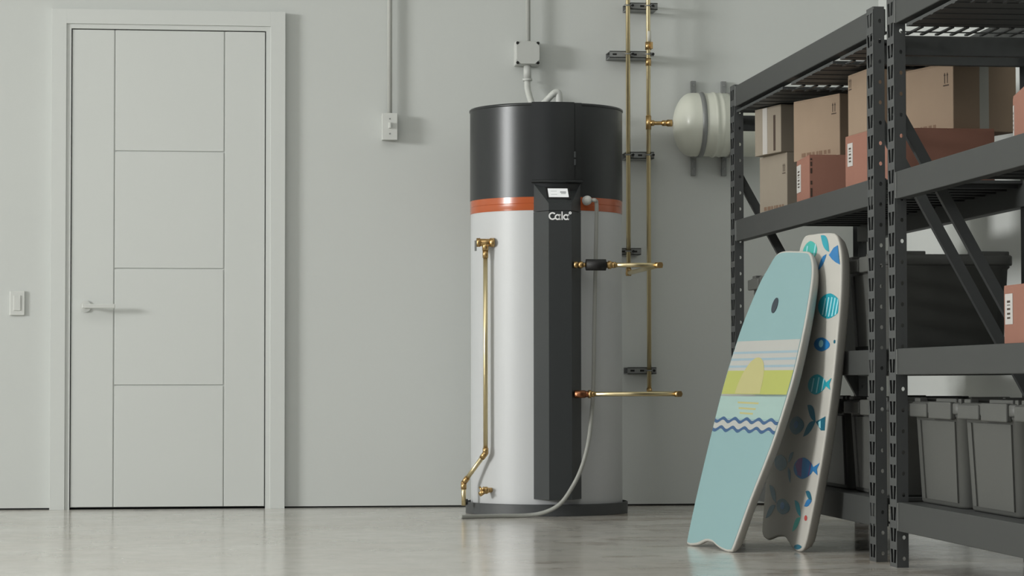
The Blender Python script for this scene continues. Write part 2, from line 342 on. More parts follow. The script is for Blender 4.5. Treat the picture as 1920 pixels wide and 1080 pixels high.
# screen on the sloping face
sl = Vector((0, FY-BY, 1.246-1.337)); sn = Vector((0, -0.091, 0.10)).normalized(); sl_n = sl.normalized()
def on_slope(x, u, n=0.0): return Vector((x, BY, 1.337)) + sl*u + sn*n
def slopebox(xa, xb, ua, ub, na, nb):
    m = MB(); vs = [on_slope(x, u, n) for n in (na, nb) for u in (ua, ub) for x in (xa, xb)]
    return m.add(vs, [(0, 2, 3, 1), (4, 5, 7, 6), (0, 1, 5, 4), (2, 6, 7, 3), (0, 4, 6, 2), (1, 3, 7, 5)])
obj('screen_bezel', slopebox(1.342, 1.438, 0.24, 0.80, -0.002, 0.0015), M_rubber, wh)
dsp = obj('display_screen', slopebox(1.350, 1.430, 0.32, 0.725, 0.0, 0.0028), M_screen, wh)
mk = MB()
for (xa, xb, ua, ub) in ((1.398, 1.422, 0.47, 0.52), (1.400, 1.420, 0.55, 0.58), (1.360, 1.385, 0.45, 0.46), (1.360, 1.385, 0.60, 0.61)):
    q = slopebox(xa, xb, ua, ub, 0.0028, 0.0032); mk.add(q.v, q.f)
obj('screen_text', mk, M_screenmark, dsp)
# raised lettering "Cala" and its ring mark
u = 0.00210; lx, lz, ly = 1.3455, 1.1795, FY-0.0012
lg = MB()
def arc(cx, cz, r, w, a0, a1, n=28):
    w *= 1.22
    pts = [(cx+(r+w)*math.cos(a0+(a1-a0)*i/n), cz+(r+w)*math.sin(a0+(a1-a0)*i/n)) for i in range(n+1)]
    pin = [(cx+(r-w)*math.cos(a0+(a1-a0)*i/n), cz+(r-w)*math.sin(a0+(a1-a0)*i/n)) for i in range(n+1)]
    vs = []; 
    for y in (ly, FY+0.0005): vs += [(p[0], y, p[1]) for p in pts] + [(p[0], y, p[1]) for p in pin]
    m = n+1; fs = []
    for i in range(n):
        fs += [(i, i+1, m+i+1, m+i), (2*m+i, 2*m+i+1, i+1, i)]
        fs += [(m+i, m+i+1, 3*m+i+1, 3*m+i)]
    lg.add(vs, fs)
def stem(xa, xb, za, zb): lg.box(xa, xb, ly, FY+0.0005, za, zb)
H = 14.6*u
arc(lx+7.2*u, lz+7.3*u, 6.0*u, 1.15*u, math.radians(42), math.radians(318))
arc(lx+17.0*u, lz+5.4*u, 4.3*u, 1.1*u, 0, 2*PI); stem(lx+20.6*u, lx+22.6*u, lz, lz+10.8*u)
stem(lx+24.4*u, lx+26.6*u, lz, lz+16.0*u)
arc(lx+33.0*u, lz+5.4*u, 4.3*u, 1.1*u, 0, 2*PI); stem(lx+36.6*u, lx+38.6*u, lz, lz+10.8*u)
arc(lx+41.0*u, lz+13.4*u, 1.8*u, 0.75*u, 0, 2*PI, 16)
obj('lettering', lg, M_logo, wh, fix=True)

# relief valve, drain valve, outlets, condensate fitting (all screwed into the tank)
def radial(th): return Vector((math.cos(th), math.sin(th), 0))
thv = math.radians(216.5); dv = radial(thv); RV = Vector((TX, TY, 1.098)); pv = RV+dv*(TR+0.03); tv = Vector((-dv.y, dv.x, 0))
rv = obj('relief_valve', MB().cyl(RV+dv*(TR-0.02), RV+dv*(TR+0.03), 0.013).cyl(pv-Vector((0.03, 0, 0)), pv+Vector((0.033, 0, 0)), 0.0155, 22).cyl(pv-Vector((0.036, 0, 0)), pv-Vector((0.022, 0, 0)), 0.020, 6).cyl(pv+Vector((0.018, 0, 0)), pv+Vector((0.036, 0, 0)), 0.0185, 22).cyl(pv, pv-Vector((0, 0, 0.032)), 0.013), M_brassd, wh)
obj('lever', MB().box(pv.x-0.044, pv.x-0.036, pv.y-0.006, pv.y+0.006, 1.064, 1.106, 0.001), M_zinc, rv)
DV = Vector((TX, TY, 0.10)); pd = DV+dv*(TR+0.028)
dvv = obj('drain_valve', MB().cyl(DV+dv*(TR-0.02), DV+dv*(TR+0.035), 0.010).sphere(pd, 0.015).cyl(pd, pd+Vector((-0.026, -0.012, -0.016)), 0.0095), M_brassd, wh)
hh = MB()
ph = pd+dv*0.022
for i in range(4):
    a = PI/4+i*PI/2; hh.cyl(ph, ph+tv*0.018*math.cos(a)+Vector((0, 0, 0.018*math.sin(a))), 0.005, 10)
hh.cyl(pd, ph+dv*0.004, 0.006)
obj('tap_handle', hh, M_brassd, dvv)
YP = 10.166; ZH, ZL = 1.0015, 0.487
oh = MB().cyl((1.447, YP, ZH), (1.461, YP, ZH), 0.0135, 20).sphere((1.475, YP, ZH), 0.0145).cyl((1.483, YP, ZH), (1.495, YP, ZH), 0.009).cyl((1.4795, YP, ZH), (1.4795, 10.26, ZH), 0.010)
obj('hot_outlet', oh, M_brassd, wh)
oc = MB().cyl((1.449, YP, ZL), (1.492, YP, ZL), 0.0155, 20).cyl((1.492, YP, ZL), (1.503, YP, ZL), 0.0125, 20).cyl((1.4795, YP, ZL), (1.4795, 10.26, ZL), 0.010)
obj('cold_inlet', oc, mat('copper_fitting', (150, 100, 72), 0.35, 1.0, var=0.1, vscale=30), wh)
cf = Vector((1.512, 10.262, 1.264))
obj('condensate_fitting', MB().cyl(cf+Vector((0, 0.03, 0)), cf+Vector((0, -0.03, 0)), 0.019, 22).sphere(cf+Vector((0, -0.028, 0)), 0.0185), M_whiteplastic, wh)

t = thing('drain_hose', 'grey translucent hose curving down the heater onto the floor', 'hose', (1.53, 10.22, 1.262))
HP = spline([(1.5325, 10.231, 1.264), (1.543, 10.226, 1.263), (1.5495, 10.235, 1.245), (1.549, 10.240, 1.15), (1.546, 10.243, 1.0), (1.541, 10.243, 0.78), (1.535, 10.236, 0.52), (1.520, 10.20, 0.385), (1.497, 10.135, 0.285), (1.466, 10.112, 0.19), (1.428, 10.112, 0.115), (1.385, 10.118, 0.056), (1.33, 10.135, 0.023), (1.26, 10.145, 0.0092), (1.15, 10.13, 0.0085), (1.05, 10.10, 0.0085), (0.985, 10.07, 0.0085)], 8)
obj('hose_wall', MB().tube(HP, 0.0082, 14), M_hose, t)

# ------------------------------------------------------------------ pipework
def pipe_thing(name, label, runs, fittings, loc, r=0.0093):
    t = thing(name, label, 'pipe', loc)
    for a, b in runs: obj('pipe', MB().cyl(a, b, r, 18), M_brass, t)
    for a, b, rr in fittings: obj('coupling', MB().cyl(a, b, rr, 18), M_brassd, t)
    return t
YW = 10.93; X1, X2 = 1.793, 1.8815
hot = pipe_thing('hot_water_pipe', 'left brass pipe dropping down the wall to the upper heater outlet', [((1.606, YP, ZH), (1.797, YP, ZH)), ((1.7935, YP, ZH), (X1, YW, ZH)), ((X1, YW, ZH), (X1, YW, ZC))],
    [((1.598, YP, ZH), (1.615, YP, ZH), 0.0125), ((1.776, YP, ZH), (1.804, YP, ZH), 0.0118), ((1.7935, YP-0.012, ZH), (1.7935, YP+0.016, ZH), 0.0118), ((X1, YW, ZH-0.012), (X1, YW, ZH+0.02), 0.0118), ((X1, YW+0.012, ZH), (X1, YW-0.018, ZH), 0.0118)], (1.6, YP, ZH))
obj('insulating_union', MB().cyl((1.496, YP, ZH), (1.5755, YP, ZH), 0.0228, 24), M_rubber, hot)
obj('union_nut', MB().cyl((1.5755, YP, ZH), (1.600, YP, ZH), 0.0140, 6).cyl((1.585, YP, ZH), (1.597, YP, ZH), 0.0165, 20), M_brassd, hot)
ZT = 1.648
cold = pipe_thing('cold_water_pipe', 'right brass pipe running down the wall to the lower heater inlet', [((1.514, YP, ZL), (1.874, YP, ZL)), ((1.8705, YP, ZL), (X2, YW, ZL)), ((X2, YW, ZL), (X2, YW, ZC))],
    [((1.5045, YP, ZL), (1.5145, YP, ZL), 0.0165), ((1.5145, YP, ZL), (1.528, YP, ZL), 0.012), ((1.853, YP, ZL), (1.880, YP, ZL), 0.0118), ((1.8705, YP-0.012, ZL), (1.8705, YP+0.016, ZL), 0.0118), ((X2, YW, ZL-0.012), (X2, YW, ZL+0.02), 0.0118), ((X2, YW+0.012, ZL), (X2, YW-0.018, ZL), 0.0118), ((X2, YW, 1.62), (X2, YW, 1.679), 0.0118), ((X2, YW, 1.895), (X2, YW, 1.928), 0.0122)], (1.52, YP, ZL))
obj('paper_tag', MB().cyl((X2+0.002, YW, 2.0), (X2+0.002, YW, 2.045), 0.0108, 16), M_tag, cold)
obj('shutoff_valve', MB().cyl((X2, YW, 1.964), (X2, YW, 1.998), 0.0135, 16).box(X2+0.006, X2+0.016, YW-0.024, YW-0.012, 1.966, 1.996, 0.001), M_brassd, cold)
obj('branch_pipe', MB().cyl((X2, YW, ZT), (1.9555, YW-0.006, ZT), 0.0085).cyl((X2+0.008, YW, ZT), (X2+0.024, YW-0.001, ZT), 0.0125).cyl((1.94, YW-0.004, ZT), (1.962, YW-0.006, ZT), 0.0125), M_brassd, cold)
obj('branch_nut', MB().cyl((1.962, YW-0.006, ZT), (1.9835, YW-0.008, ZT), 0.0165, 6), M_brassd, cold)

dpx, dpy = pv.x, pv.y
rp = thing('relief_discharge_pipe', 'thin brass pipe down the left of the heater, kinked near the floor', 'pipe', (1.031, 10.42, 0.036))
A1, A2 = Vector((dpx, dpy, 0.250)), Vector((1.031, 10.415, 0.128))
obj('pipe', MB().cyl((dpx, dpy, 1.066), A1, 0.0092, 18), M_brass, rp)
obj('pipe', MB().cyl(A1, A2, 0.0092, 18), M_brass, rp)
obj('pipe', MB().cyl(A2, (A2.x, A2.y, 0.036), 0.0092, 18), M_brass, rp)
for a, b in (((dpx, dpy, 1.066), (dpx, dpy, 1.036)), (A1+Vector((0, 0, 0.02)), A1), (A1, A1+(A2-A1)*0.17), (A2+(A1-A2)*0.17, A2), (A2, A2-Vector((0, 0, 0.026)))):
    obj('coupling', MB().cyl(a, b, 0.0115, 16), M_brassd, rp)
for p in (A1, A2): obj('coupling', MB().sphere(p, 0.0116), M_brassd, rp)

def strut(z, xa, xb, pipes, label):
    t = thing('pipe_bracket', label, 'bracket', ((xa+xb)/2, D, z), 'strut brackets behind the brass pipes')
    m = MB(); h = 0.0145; y0, y1 = YW+0.012, D
    m.box(xa, xb, y1-0.004, y1, z-h, z+h).box(xa, xb, y0, y1, z+h-0.003, z+h).box(xa, xb, y0, y1, z-h, z-h+0.003).box(xa, xb, y0, y0+0.003, z-h, z+h)
    obj('strut_channel', m, M_zinc, t)
    nh = int((xb-xa)/0.04)
    for i in range(nh):
        xh = xa+(xb-xa)*(i+0.5)/nh
        if all(abs(xh-px) > 0.02 for px in pipes): obj('slot', MB().box(xh-0.009, xh+0.009, y0-0.0006, y0+0.001, z-0.004, z+0.004), M_screw, t)
    for px in pipes:
        obj('pipe_clamp', MB().tube([(px+0.0126*math.cos(a), YW+0.0126*math.sin(a), z) for a in [PI*(-1.05+1.1*i/12) for i in range(13)]], 0.0028, 8).box(px+0.0105, px+0.024, YW-0.004, YW+0.012, z-0.008, z+0.008), M_zinc, t)
        obj('bolt', MB().cyl((px+0.02, YW-0.004, z), (px+0.02, YW-0.011, z), 0.006, 6), M_screw, t)
strut(2.155, 1.79, 1.925, (X1, X2), 'topmost zinc strut bracket behind both brass pipes, at the frame edge')
strut(1.945, 1.715, 1.89, (X1, X2), 'zinc strut bracket jutting left of the pipes, level with the junction box')
strut(1.510, 1.785, 1.908, (X1, X2), 'zinc strut bracket across both pipes just below the expansion tank connector')
strut(1.095, 1.745, 1.85, (X1,), 'short zinc strut bracket just above the upper horizontal brass pipe')
strut(0.583, 1.79, 1.915, (X2,), 'lowest zinc strut bracket, just above the lower horizontal brass pipe')

# ------------------------------------------------------------------ expansion tank
EY, EZ, ER, EX0, EX1 = YW-0.03, 1.640, 0.1365, 1.985, 2.47
et = thing('expansion_tank', 'cream horizontal expansion tank strapped to the wall beside the shelving', 'tank', ((EX0+EX1)/2, EY, EZ))
prof = []
for i in range(9):
    a = PI/2*i/8; prof.append((max(0.001, ER*math.sin(a)), 0.075*(1-math.cos(a))))
L_ = EX1-EX0
for hq in (0.16, 0.165, 0.17, 0.175, 0.18): prof.append((ER+(0.0035 if hq in (0.165, 0.175) else 0.0 if hq != 0.17 else 0.005), hq))
for hq in (0.195, 0.200, 0.205): prof.append((ER+(0.003 if hq == 0.2 else 0), hq))
prof += [(r, L_-hq) for r, hq in reversed(prof[:9])]
obj('tank_shell', MB().lathe(prof, (EX0, EY, EZ), axis='x', n=72), M_cream, et)
obj('tank_nozzle', MB().cyl((EX0+0.006, EY, EZ), (EX0+0.0035-0.004, EY, EZ), 0.02, 20), M_cream, et)
for sx in (2.098, 2.232):
    m = MB(); R1, R2 = ER+0.0012, ER+0.0045; n = 48; vs = []
    for xx in (sx-0.010, sx+0.010):
        for rr in (R1, R2):
            vs += [(xx, EY+rr*math.cos(2*PI*i/n), EZ+rr*math.sin(2*PI*i/n)) for i in range(n)]
    fs = []
    for i in range(n):
        j = (i+1) % n; fs += [(n+i, n+j, 3*n+j, 3*n+i), (i, j, n+j, n+i), (2*n+i, 2*n+j, 3*n+j, 3*n+i)]
    m.add(vs, fs, True)
    st = obj('strap', m, M_zinc, et)
    for z0, z1_ in ((EZ+ER-0.01, EZ+ER+0.068), (EZ-ER-0.072, EZ-ER+0.01)):
        b = MB().box(sx-0.0105, sx+0.0105, D-0.022, D, z0, z1_, 0.001).box(sx-0.0105, sx+0.0105, EY, D, (z0 if z0 > EZ else z1_-0.006), (z0+0.006 if z0 > EZ else z1_))
        obj('bracket', b, M_zinc, st)
        for f in (0.35, 0.75):
            zq = z0+(z1_-z0)*f; obj('bolt', MB().cyl((sx, D-0.022, zq), (sx, D-0.026, zq), 0.0045, 10), M_weld, st)
obj('strap_bar', MB().box(2.235, 2.345, EY-ER-0.02, EY-ER+0.002, 1.640, 1.656, 0.001), M_rubber, et)

# ------------------------------------------------------------------ shelving
X0R, XBK = 1.977, 2.488; PITCH = 0.0612; NC = 27; PH = NC*PITCH+0.008
def plate(ncell, pitch, w, holes, ztop_extra, ex, ey, en, origin, th=0.0012):
    # perforated steel strip: w along ex, cells stacked along ey, thickness along en
    m = MB(); ex, ey, en, o = Vector(ex), Vector(ey), Vector(en), Vector(origin)
    outer = [(0, 0), (w, 0), (w, pitch), (0, pitch)]; loops = [outer]+holes
    tri = tessellate_polygon([[Vector((p[0], p[1], 0)) for p in lp] for lp in loops]); flat = [p for lp in loops for p in lp]
    for c in range(ncell):
        base = o+ey*(c*pitch); nv = len(flat)
        vs = [base+ex*p[0]+ey*p[1] for p in flat]; vs += [v+en*th for v in vs]
        fs = [tuple(q) for q in tri]+[tuple(i+nv for i in reversed(q)) for q in tri]
        k0 = 4
        for lp in holes:
            L = len(lp)
            fs += [(k0+i, k0+(i+1) % L, k0+(i+1) % L+nv, k0+i+nv) for i in range(L)]; k0 += L
        fs += [(0, 3, 3+nv, nv), (1, 1+nv, 2+nv, 2)]
        m.add(vs, fs)
    # plain strip closing the top
    z = ncell*pitch; vs = [o+ex*a+ey*(z+b)+en*c for c in (0, th) for b in (0, ztop_extra) for a in (0, w)]
    m.add(vs, [(0, 2, 3, 1), (4, 5, 7, 6), (0, 1, 5, 4), (2, 6, 7, 3), (0, 4, 6, 2), (1, 3, 7, 5)])
    return m
BW, AW = 0.0775, 0.0345
slots = [[(0.015, 0.012), (0.036, 0.012), (0.032, 0.051), (0.007, 0.051)], [(0.062, 0.012), (0.042, 0.012), (0.046, 0.051), (0.070, 0.051)][::-1]]
rnd = [[(AW*0.55+0.0048*math.cos(-2*PI*i/12), PITCH*0.42+0.0062*math.sin(-2*PI*i/12)) for i in range(12)]]
def post(root, front, y):
    xs = X0R if front else XBK
    m = plate(NC, PITCH, BW, slots, 0.008, (0, 1, 0), (0, 0, 1), (1 if front else -1, 0, 0), (xs, y, 0))
    q = plate(NC, PITCH, AW-0.002, rnd, 0.008, (1 if front else -1, 0, 0), (0, 0, 1), (0, 1, 0), (xs+(0.002 if front else -0.002), y, 0))
    m.add(q.v, q.f)
    m.box(min(xs, xs+(AW if front else -AW)), max(xs, xs+(AW if front else -AW)), y+BW-0.0012, y+BW, 0, PH)
    return obj('post', m, M_rack, root)
BEAMS = [(0.105, 0.189), (0.556, 0.632), (1.0655, 1.145), (1.5755, 1.654)]
def deck(name, root, ya, yb, z, xa=2.017, xb=2.449, rib=0.0125):
    m = MB().box(xa, xb, ya, yb, z-0.010, z-0.001)
    n = max(2, int(round((yb-ya)/0.11)))
    for i in range(n):
        y = ya+(yb-ya)*(i+0.5)/n; m.box(xa, xb, y-0.012, y+0.012, z-0.0095-rib, z-0.0095)
    return obj(name, m, M_rackin, root)
def rack(label, ya, yb, gaps, beam_y):
    root = thing('shelving_unit', label, 'shelves', (X0R, ya, 0), 'dark steel shelving units along the right wall')
    for y in (ya, yb-BW):
        for fr in (True, False): post(root, fr, y)
        for fr in (True, False):
            xs = X0R if fr else XBK; s = 1 if fr else -1
            obj('foot_plate', MB().box(min(xs+s*0.002, xs+s*0.034), max(xs+s*0.002, xs+s*0.034), y+0.002, y+BW-0.002, 0, 0.004), M_rack, root)
    for (z0, z1_) in BEAMS:
        for fr in (True, False):
            xa, xb = (X0R+0.0025, X0R+0.040) if fr else (XBK-0.040, XBK-0.0025)
            m = MB().box(xa, xb, beam_y[0], beam_y[1], z0, z1_, 0.0025)
            if fr: m.box(xb-0.002, xb+0.014, beam_y[0]+0.01, beam_y[1]-0.01, z0+0.008, z0+0.012)
            b = obj('beam', m, M_beam, root)
            if fr:
                obj('beam_end', MB().box(X0R-0.001, X0R+0.006, beam_y[1]-0.009, beam_y[1]-0.004, z0+0.002, z1_-0.002), M_weld, b)
    for i, (z0, z1_) in enumerate(BEAMS):
        cuts = [ya+0.008]+([q for gp in gaps for q in gp] if i == 3 else [])+[yb-BW-0.006 if i == 3 else yb-0.09]
        if i == 3:
            for k in range(0, len(cuts)-1, 2):
                if cuts[k+1]-cuts[k] > 0.02: deck('deck_panel', root, cuts[k], cuts[k+1], z1_-0.091, xa=1.984, rib=0.003)
            w = MB()
            for g0, g1 in gaps:
                n = 10
                for j in range(n): 
                    x = 2.020+j*0.0445; w.box(x, x+0.010, g0-0.02, g1+0.02, z1_-0.1065, z1_-0.1015)
                w.box(1.984, 2.449, (g0+g1)/2-0.004, (g0+g1)/2+0.004, z1_-0.1095, z1_-0.1063)
            o = obj('deck_wires', w, M_rackin, root); o['kind'] = 'stuff'
        else:
            n = 3; a, b = ya+0.036, yb-0.058
            for k in range(n): deck('deck_panel', root, a+(b-a)*k/n+0.002, a+(b-a)*(k+1)/n-0.002, z1_)
    for y in (ya+0.012, yb-BW+0.022):
        p0, p1 = Vector((X0R+0.018, y, 1.325)), Vector((XBK-0.018, y, 0.475)); dd = (p1-p0).normalized(); nn = Vector((dd.z, 0, -dd.x))
        q0, q1 = Vector((XBK-0.018, y, 0.465)), Vector((X0R+0.018, y, 0.205)); de = (q1-q0).normalized(); ne = Vector((de.z, 0, -de.x))
        obj('side_rail', MB().box(X0R+0.005, XBK-0.005, y+0.023, y+0.045, 1.490, 1.548, 0.002), M_rackin, root)
        for (a, b, nx) in ((p0, p1, nn),):
            w_ = 0.0155; vs = [pt+nx*sg+Vector((0, yy, 0)) for yy in (0, 0.022) for pt in (a, b) for sg in (-w_, w_)]
            obj('brace', MB().add(vs, [(0, 2, 3, 1), (4, 5, 7, 6), (0, 1, 5, 4), (2, 6, 7, 3), (0, 4, 6, 2), (1, 3, 7, 5)]), M_rack, root)
    return root
rack('farther dark grey steel shelving unit, holding cardboard boxes, behind the bodyboards', 7.5205, 9.6505, [(7.955, 8.05), (8.645, 8.775)], (7.5235, 9.566))
rack('nearer dark grey steel shelving unit cut off by the right edge of the picture', 5.235, 7.3635, [(5.9, 6.0), (6.55, 6.65), (7.175, 7.300)], (5.24, 7.2825))

# ------------------------------------------------------------------ storage totes
def rrect(cx, cy, hx, hy, r, z, n=5):
    pts = []
    for (sx, sy, a0) in ((1, 1, 0), (-1, 1, PI/2), (-1, -1, PI), (1, -1, 1.5*PI)):
        for i in range(n+1):
            a = a0+PI/2*i/n; pts.append((cx+sx*(hx-r)+r*math.cos(a), cy+sy*(hy-r)+r*math.sin(a), z))
    return pts
def tote_parts(t, WX, WY, HT):
    # local: front (aisle) end faces -x, base centre at the origin
    tp = 0.018; lz = HT-0.055
    tub = MB()
    for_l = [rrect(0, 0, WX/2-tp-0.004, WY/2-tp-0.004, 0.03, 0.0), rrect(0, 0, WX/2-tp, WY/2-tp, 0.034, 0.006), rrect(0, 0, WX/2-0.006, WY/2-0.006, 0.036, lz), rrect(0, 0, WX/2-0.001, WY/2-0.001, 0.036, lz+0.006), rrect(0, 0, WX/2-0.001, WY/2-0.001, 0.036, lz+0.02)]
    tub.loft(for_l)
    obj('tub', tub, M_tote, t, local=True)
    xb, xt = -(WX/2-tp), -(WX/2-0.006)
    def fx(z): return xb+(xt-xb)*(z-0.006)/(lz-0.006)
    yA, yB = -WY/2+0.038, WY/2-0.110
    zA, zB = 0.014, lz-0.008
    pn = MB(); s0 = (tp*0.9)
    vs = []
    for off in (0.004, -0.0045):
        for (y, z) in ((yA+0.012, zA), (yB-0.012+0.004, zA), (yB, zB), (yA, zB)): vs.append((fx(z)+off, y, z))
    pn.add(vs, [(0, 1, 2, 3), (4, 7, 6, 5), (0, 4, 5, 1), (1, 5, 6, 2), (2, 6, 7, 3), (3, 7, 4, 0)])
    obj('end_panel', pn, M_tote, t, local=True)
    rb = MB(); vs = []
    for off in (0.004, -0.004):
        for (y, z) in ((yB+0.014, zA), (yB+0.044, zA), (yB+0.058, zB), (yB+0.024, zB)): vs.append((fx(z)+off, y, z))
    rb.add(vs, [(0, 1, 2, 3), (4, 7, 6, 5), (0, 4, 5, 1), (1, 5, 6, 2), (2, 6, 7, 3), (3, 7, 4, 0)])
    obj('end_rib', rb, M_tote, t, local=True)
    lid = MB().loft([rrect(0, 0, WX/2+0.004, WY/2+0.002, 0.036, lz+0.012), rrect(0, 0, WX/2+0.006, WY/2+0.004, 0.038, lz+0.016), rrect(0, 0, WX/2+0.006, WY/2+0.004, 0.038, lz+0.040), rrect(0, 0, WX/2+0.002, WY/2, 0.036, lz+0.044), rrect(0, 0, WX/2-0.012, WY/2-0.014, 0.03, lz+0.046)])
    # raised rim with hand notches along the long sides
    lid.box(-WX/2+0.01, -WX*0.17, -WY/2+0.004, -WY/2+0.03, lz+0.040, HT, 0.003).box(WX*0.17, WX/2-0.01, -WY/2+0.004, -WY/2+0.03, lz+0.040, HT, 0.003)
    lid.box(-WX/2+0.01, -WX*0.17, WY/2-0.03, WY/2-0.004, lz+0.040, HT, 0.003).box(WX*0.17, WX/2-0.01, WY/2-0.03, WY/2-0.004, lz+0.040, HT, 0.003)
    lid.box(-WX/2+0.004, -WX/2+0.03, -WY/2+0.03, -0.01, lz+0.040, HT, 0.003).box(-WX/2+0.004, -WX/2+0.03, WY/2-0.075, WY/2-0.02, lz+0.040, HT, 0.003)
    lid.box(WX/2-0.03, WX/2-0.004, -WY/2+0.03, WY/2-0.03, lz+0.040, HT-0.004, 0.003)
    obj('lid', lid, M_lid, t, local=True)
    obj('lid_clasp', MB().box(-WX/2-0.013, -WX/2+0.004, -WY/2+0.03, 0.012, lz-0.002, lz+0.046, 0.004), M_lid, t, local=True)
    obj('lid_clasp', MB().box(-WX/2-0.012, -WX/2+0.004, 0.040, WY/2-0.008, lz+0.001, lz+0.040, 0.004), M_lid, t, local=True)
proto = None
def tote(x_front, ya, yb, z, HT, WX, label):
    global proto
    t = thing('storage_tote', label, 'bin', (x_front+WX/2+0.008, (ya+yb)/2, z), 'dark grey lidded storage totes')
    if proto is None: tote_parts(t, WX, 0.470, HT); proto = t
    else:
        for c in list(proto.children): part_copy(c, t)
    t.scale = (1, (yb-ya)/0.478, HT/0.300)
    return t
TH = 0.300; ZB, ZM = 0.189, 0.632
tote(2.022, 6.845, 7.345-0.025, ZB+0.0006, 0.300, 0.405, 'charcoal tote on the bottom shelf of the nearer unit, beside its far post')
tote(2.022, 6.345, 6.825, ZB+0.0006, 0.300, 0.405, 'charcoal tote on the bottom shelf of the nearer unit, second from its far post')
tote(2.022, 5.850, 6.330, ZB+0.0006, 0.300, 0.405, 'charcoal tote on the bottom shelf of the nearer unit, cut by the picture edge')
tote(2.022, 7.615, 8.085, ZB+0.0006, 0.300, 0.405, 'charcoal tote on the bottom shelf right of the fish-print bodyboard')
tote(2.022, 8.110, 8.580, ZB+0.0006, 0.300, 0.405, 'shaded charcoal tote on the bottom shelf, half hidden behind the fish-print bodyboard')
tote(2.022, 7.615, 8.085, ZM+0.0006, 0.300, 0.405, 'charcoal tote on the third shelf right of the fish-print bodyboard')
tote(2.022, 9.080, 9.550, ZM+0.0006, 0.300, 0.405, 'charcoal tote on the third shelf left of the aqua bodyboard')

# ------------------------------------------------------------------ cardboard boxes
def carton(label, x, y, rot, LX, LY, z, h, m, arrows=None, smudge=None, lab=None, tape=None, slot=None, edgetape=None, marks=None, group='cardboard boxes on the shelving'):
    # (x, y): corner nearest camera and aisle; LX runs to +x (camera face), LY to +y (aisle face)
    t = thing('cardboard_box', label, 'box', (x, y, z), group, rot)
    fl = 0.004
    obj('carton', MB().box(0, LX, 0, LY, 0, h-fl, 0.0025), m, t, local=True)
    obj('flap', MB().box(0.001, LX/2-0.0015, 0.001, LY-0.001, h-fl-0.0005, h), m, t, local=True)
    obj('flap', MB().box(LX/2+0.0015, LX-0.001, 0.001, LY-0.001, h-fl-0.0005, h), m, t, local=True)
    e = 0.0006
    if arrows:                                   # on the aisle face, (y, z) of lower near corner, size
        ay, az, s = arrows; a = MB()
        for oy in (0.0, 0.45):
            yc = ay+s*(0.28+oy)
            a.add([(-e, yc-0.07*s, az+0.25*s), (-e, yc+0.07*s, az+0.25*s), (-e, yc+0.07*s, az+0.95*s), (-e, yc-0.07*s, az+0.95*s)], [(0, 1, 2, 3)])
            a.add([(-e, yc-0.17*s, az+0.95*s), (-e, yc+0.17*s, az+0.95*s), (-e, yc, az+1.25*s)], [(0, 1, 2)])
        a.add([(-e, ay, az), (-e, ay+s, az), (-e, ay+s, az+0.12*s), (-e, ay, az+0.12*s)], [(0, 1, 2, 3)])
        obj('up_arrows', a, M_ink, t, local=True)
    if smudge:
        a = MB(); y0, y1, zq = smudge; yy = y0; rn = random.Random(3)
        while yy < y1:
            w = rn.uniform(0.012, 0.03); a.add([(-e, yy, zq), (-e, yy+w, zq), (-e, yy+w, zq+0.014), (-e, yy, zq+0.014)], [(0, 1, 2, 3)]); yy += w+rn.uniform(0.004, 0.012)
        obj('faded_print', a, M_inkl, t, local=True)
    if lab:                                       # aisle face label
        y0, y1, za, zb = lab
        l = obj('paper_label', MB().box(-0.0012, 0.001, y0, y1, za, zb), M_label, t, local=True)
        a = MB(); rn = random.Random(5); zq = za+(zb-za)*0.18
        while zq < zb-(zb-za)*0.18:
            w = rn.uniform(0.002, 0.006); a.add([(-0.0016, y0+(y1-y0)*0.3, zq), (-0.0016, y0+(y1-y0)*0.72, zq), (-0.0016, y0+(y1-y0)*0.72, zq+w), (-0.0016, y0+(y1-y0)*0.3, zq+w)], [(0, 1, 2, 3)]); zq += w+rn.uniform(0.003, 0.007)
        obj('label_print', a, M_ink, l, local=True)
    if tape: obj('tape_strip', MB().box(-0.001, 0.001, tape[0], tape[1], 0.002, h-0.002), M_wtape, t, local=True)
    if slot: obj('side_slot', MB().box(-0.0008, 0.001, slot[0], slot[1], h*slot[2], h*slot[3]), M_ink, t, local=True)
    if edgetape: obj('tape_strip', MB().box(edgetape[0], edgetape[1], -0.001, 0.001, 0.001, h-0.001), M_tape, t, local=True)
    if marks:
        a = MB()
        for (za, zb) in ((0.02, 0.05), (0.062, 0.075), (0.10, 0.118), (0.125, 0.14), (0.145, 0.152)):
            if zb < h: a.add([(marks, -e, za), (marks+0.006, -e, za), (marks+0.006, -e, zb), (marks, -e, zb)], [(0, 1, 2, 3)])
        obj('printed_marks', a, M_ink, t, local=True)
    return t
R_ = math.radians; Z2 = BEAMS[2][1]+0.0006; Z3 = BEAMS[1][1]+0.0006
carton('pale cardboard box with up arrows under the taped box at the far left', 2.094, 9.20, R_(9.8), 0.26, 0.264, Z2, 0.227, M_pale, arrows=(0.012, 0.15, 0.030), smudge=(0.03, 0.2, 0.025))
carton('brown cardboard box with a white tape strip and black slot, topmost at far left', 2.072, 9.20, R_(12.5), 0.27, 0.226, Z2+0.2275, 0.174, M_pale, tape=(0.115, 0.155), slot=(0.045, 0.062, 0.05, 0.8))
carton('small reddish cardboard box with white label, under the big tan box behind the far post', 2.035, 8.60, R_(-4), 0.192, 0.27, Z2, 0.164, M_pink, lab=(0.175, 0.262, 0.05, 0.145), marks=0.004)
carton('large tan cardboard box with up arrows, stacked on the small labelled reddish box', 2.147, 8.62, R_(18), 0.24, 0.305, Z2+0.1645, 0.213, M_tan, arrows=(0.02, 0.145, 0.032), smudge=(0.06, 0.25, 0.012))
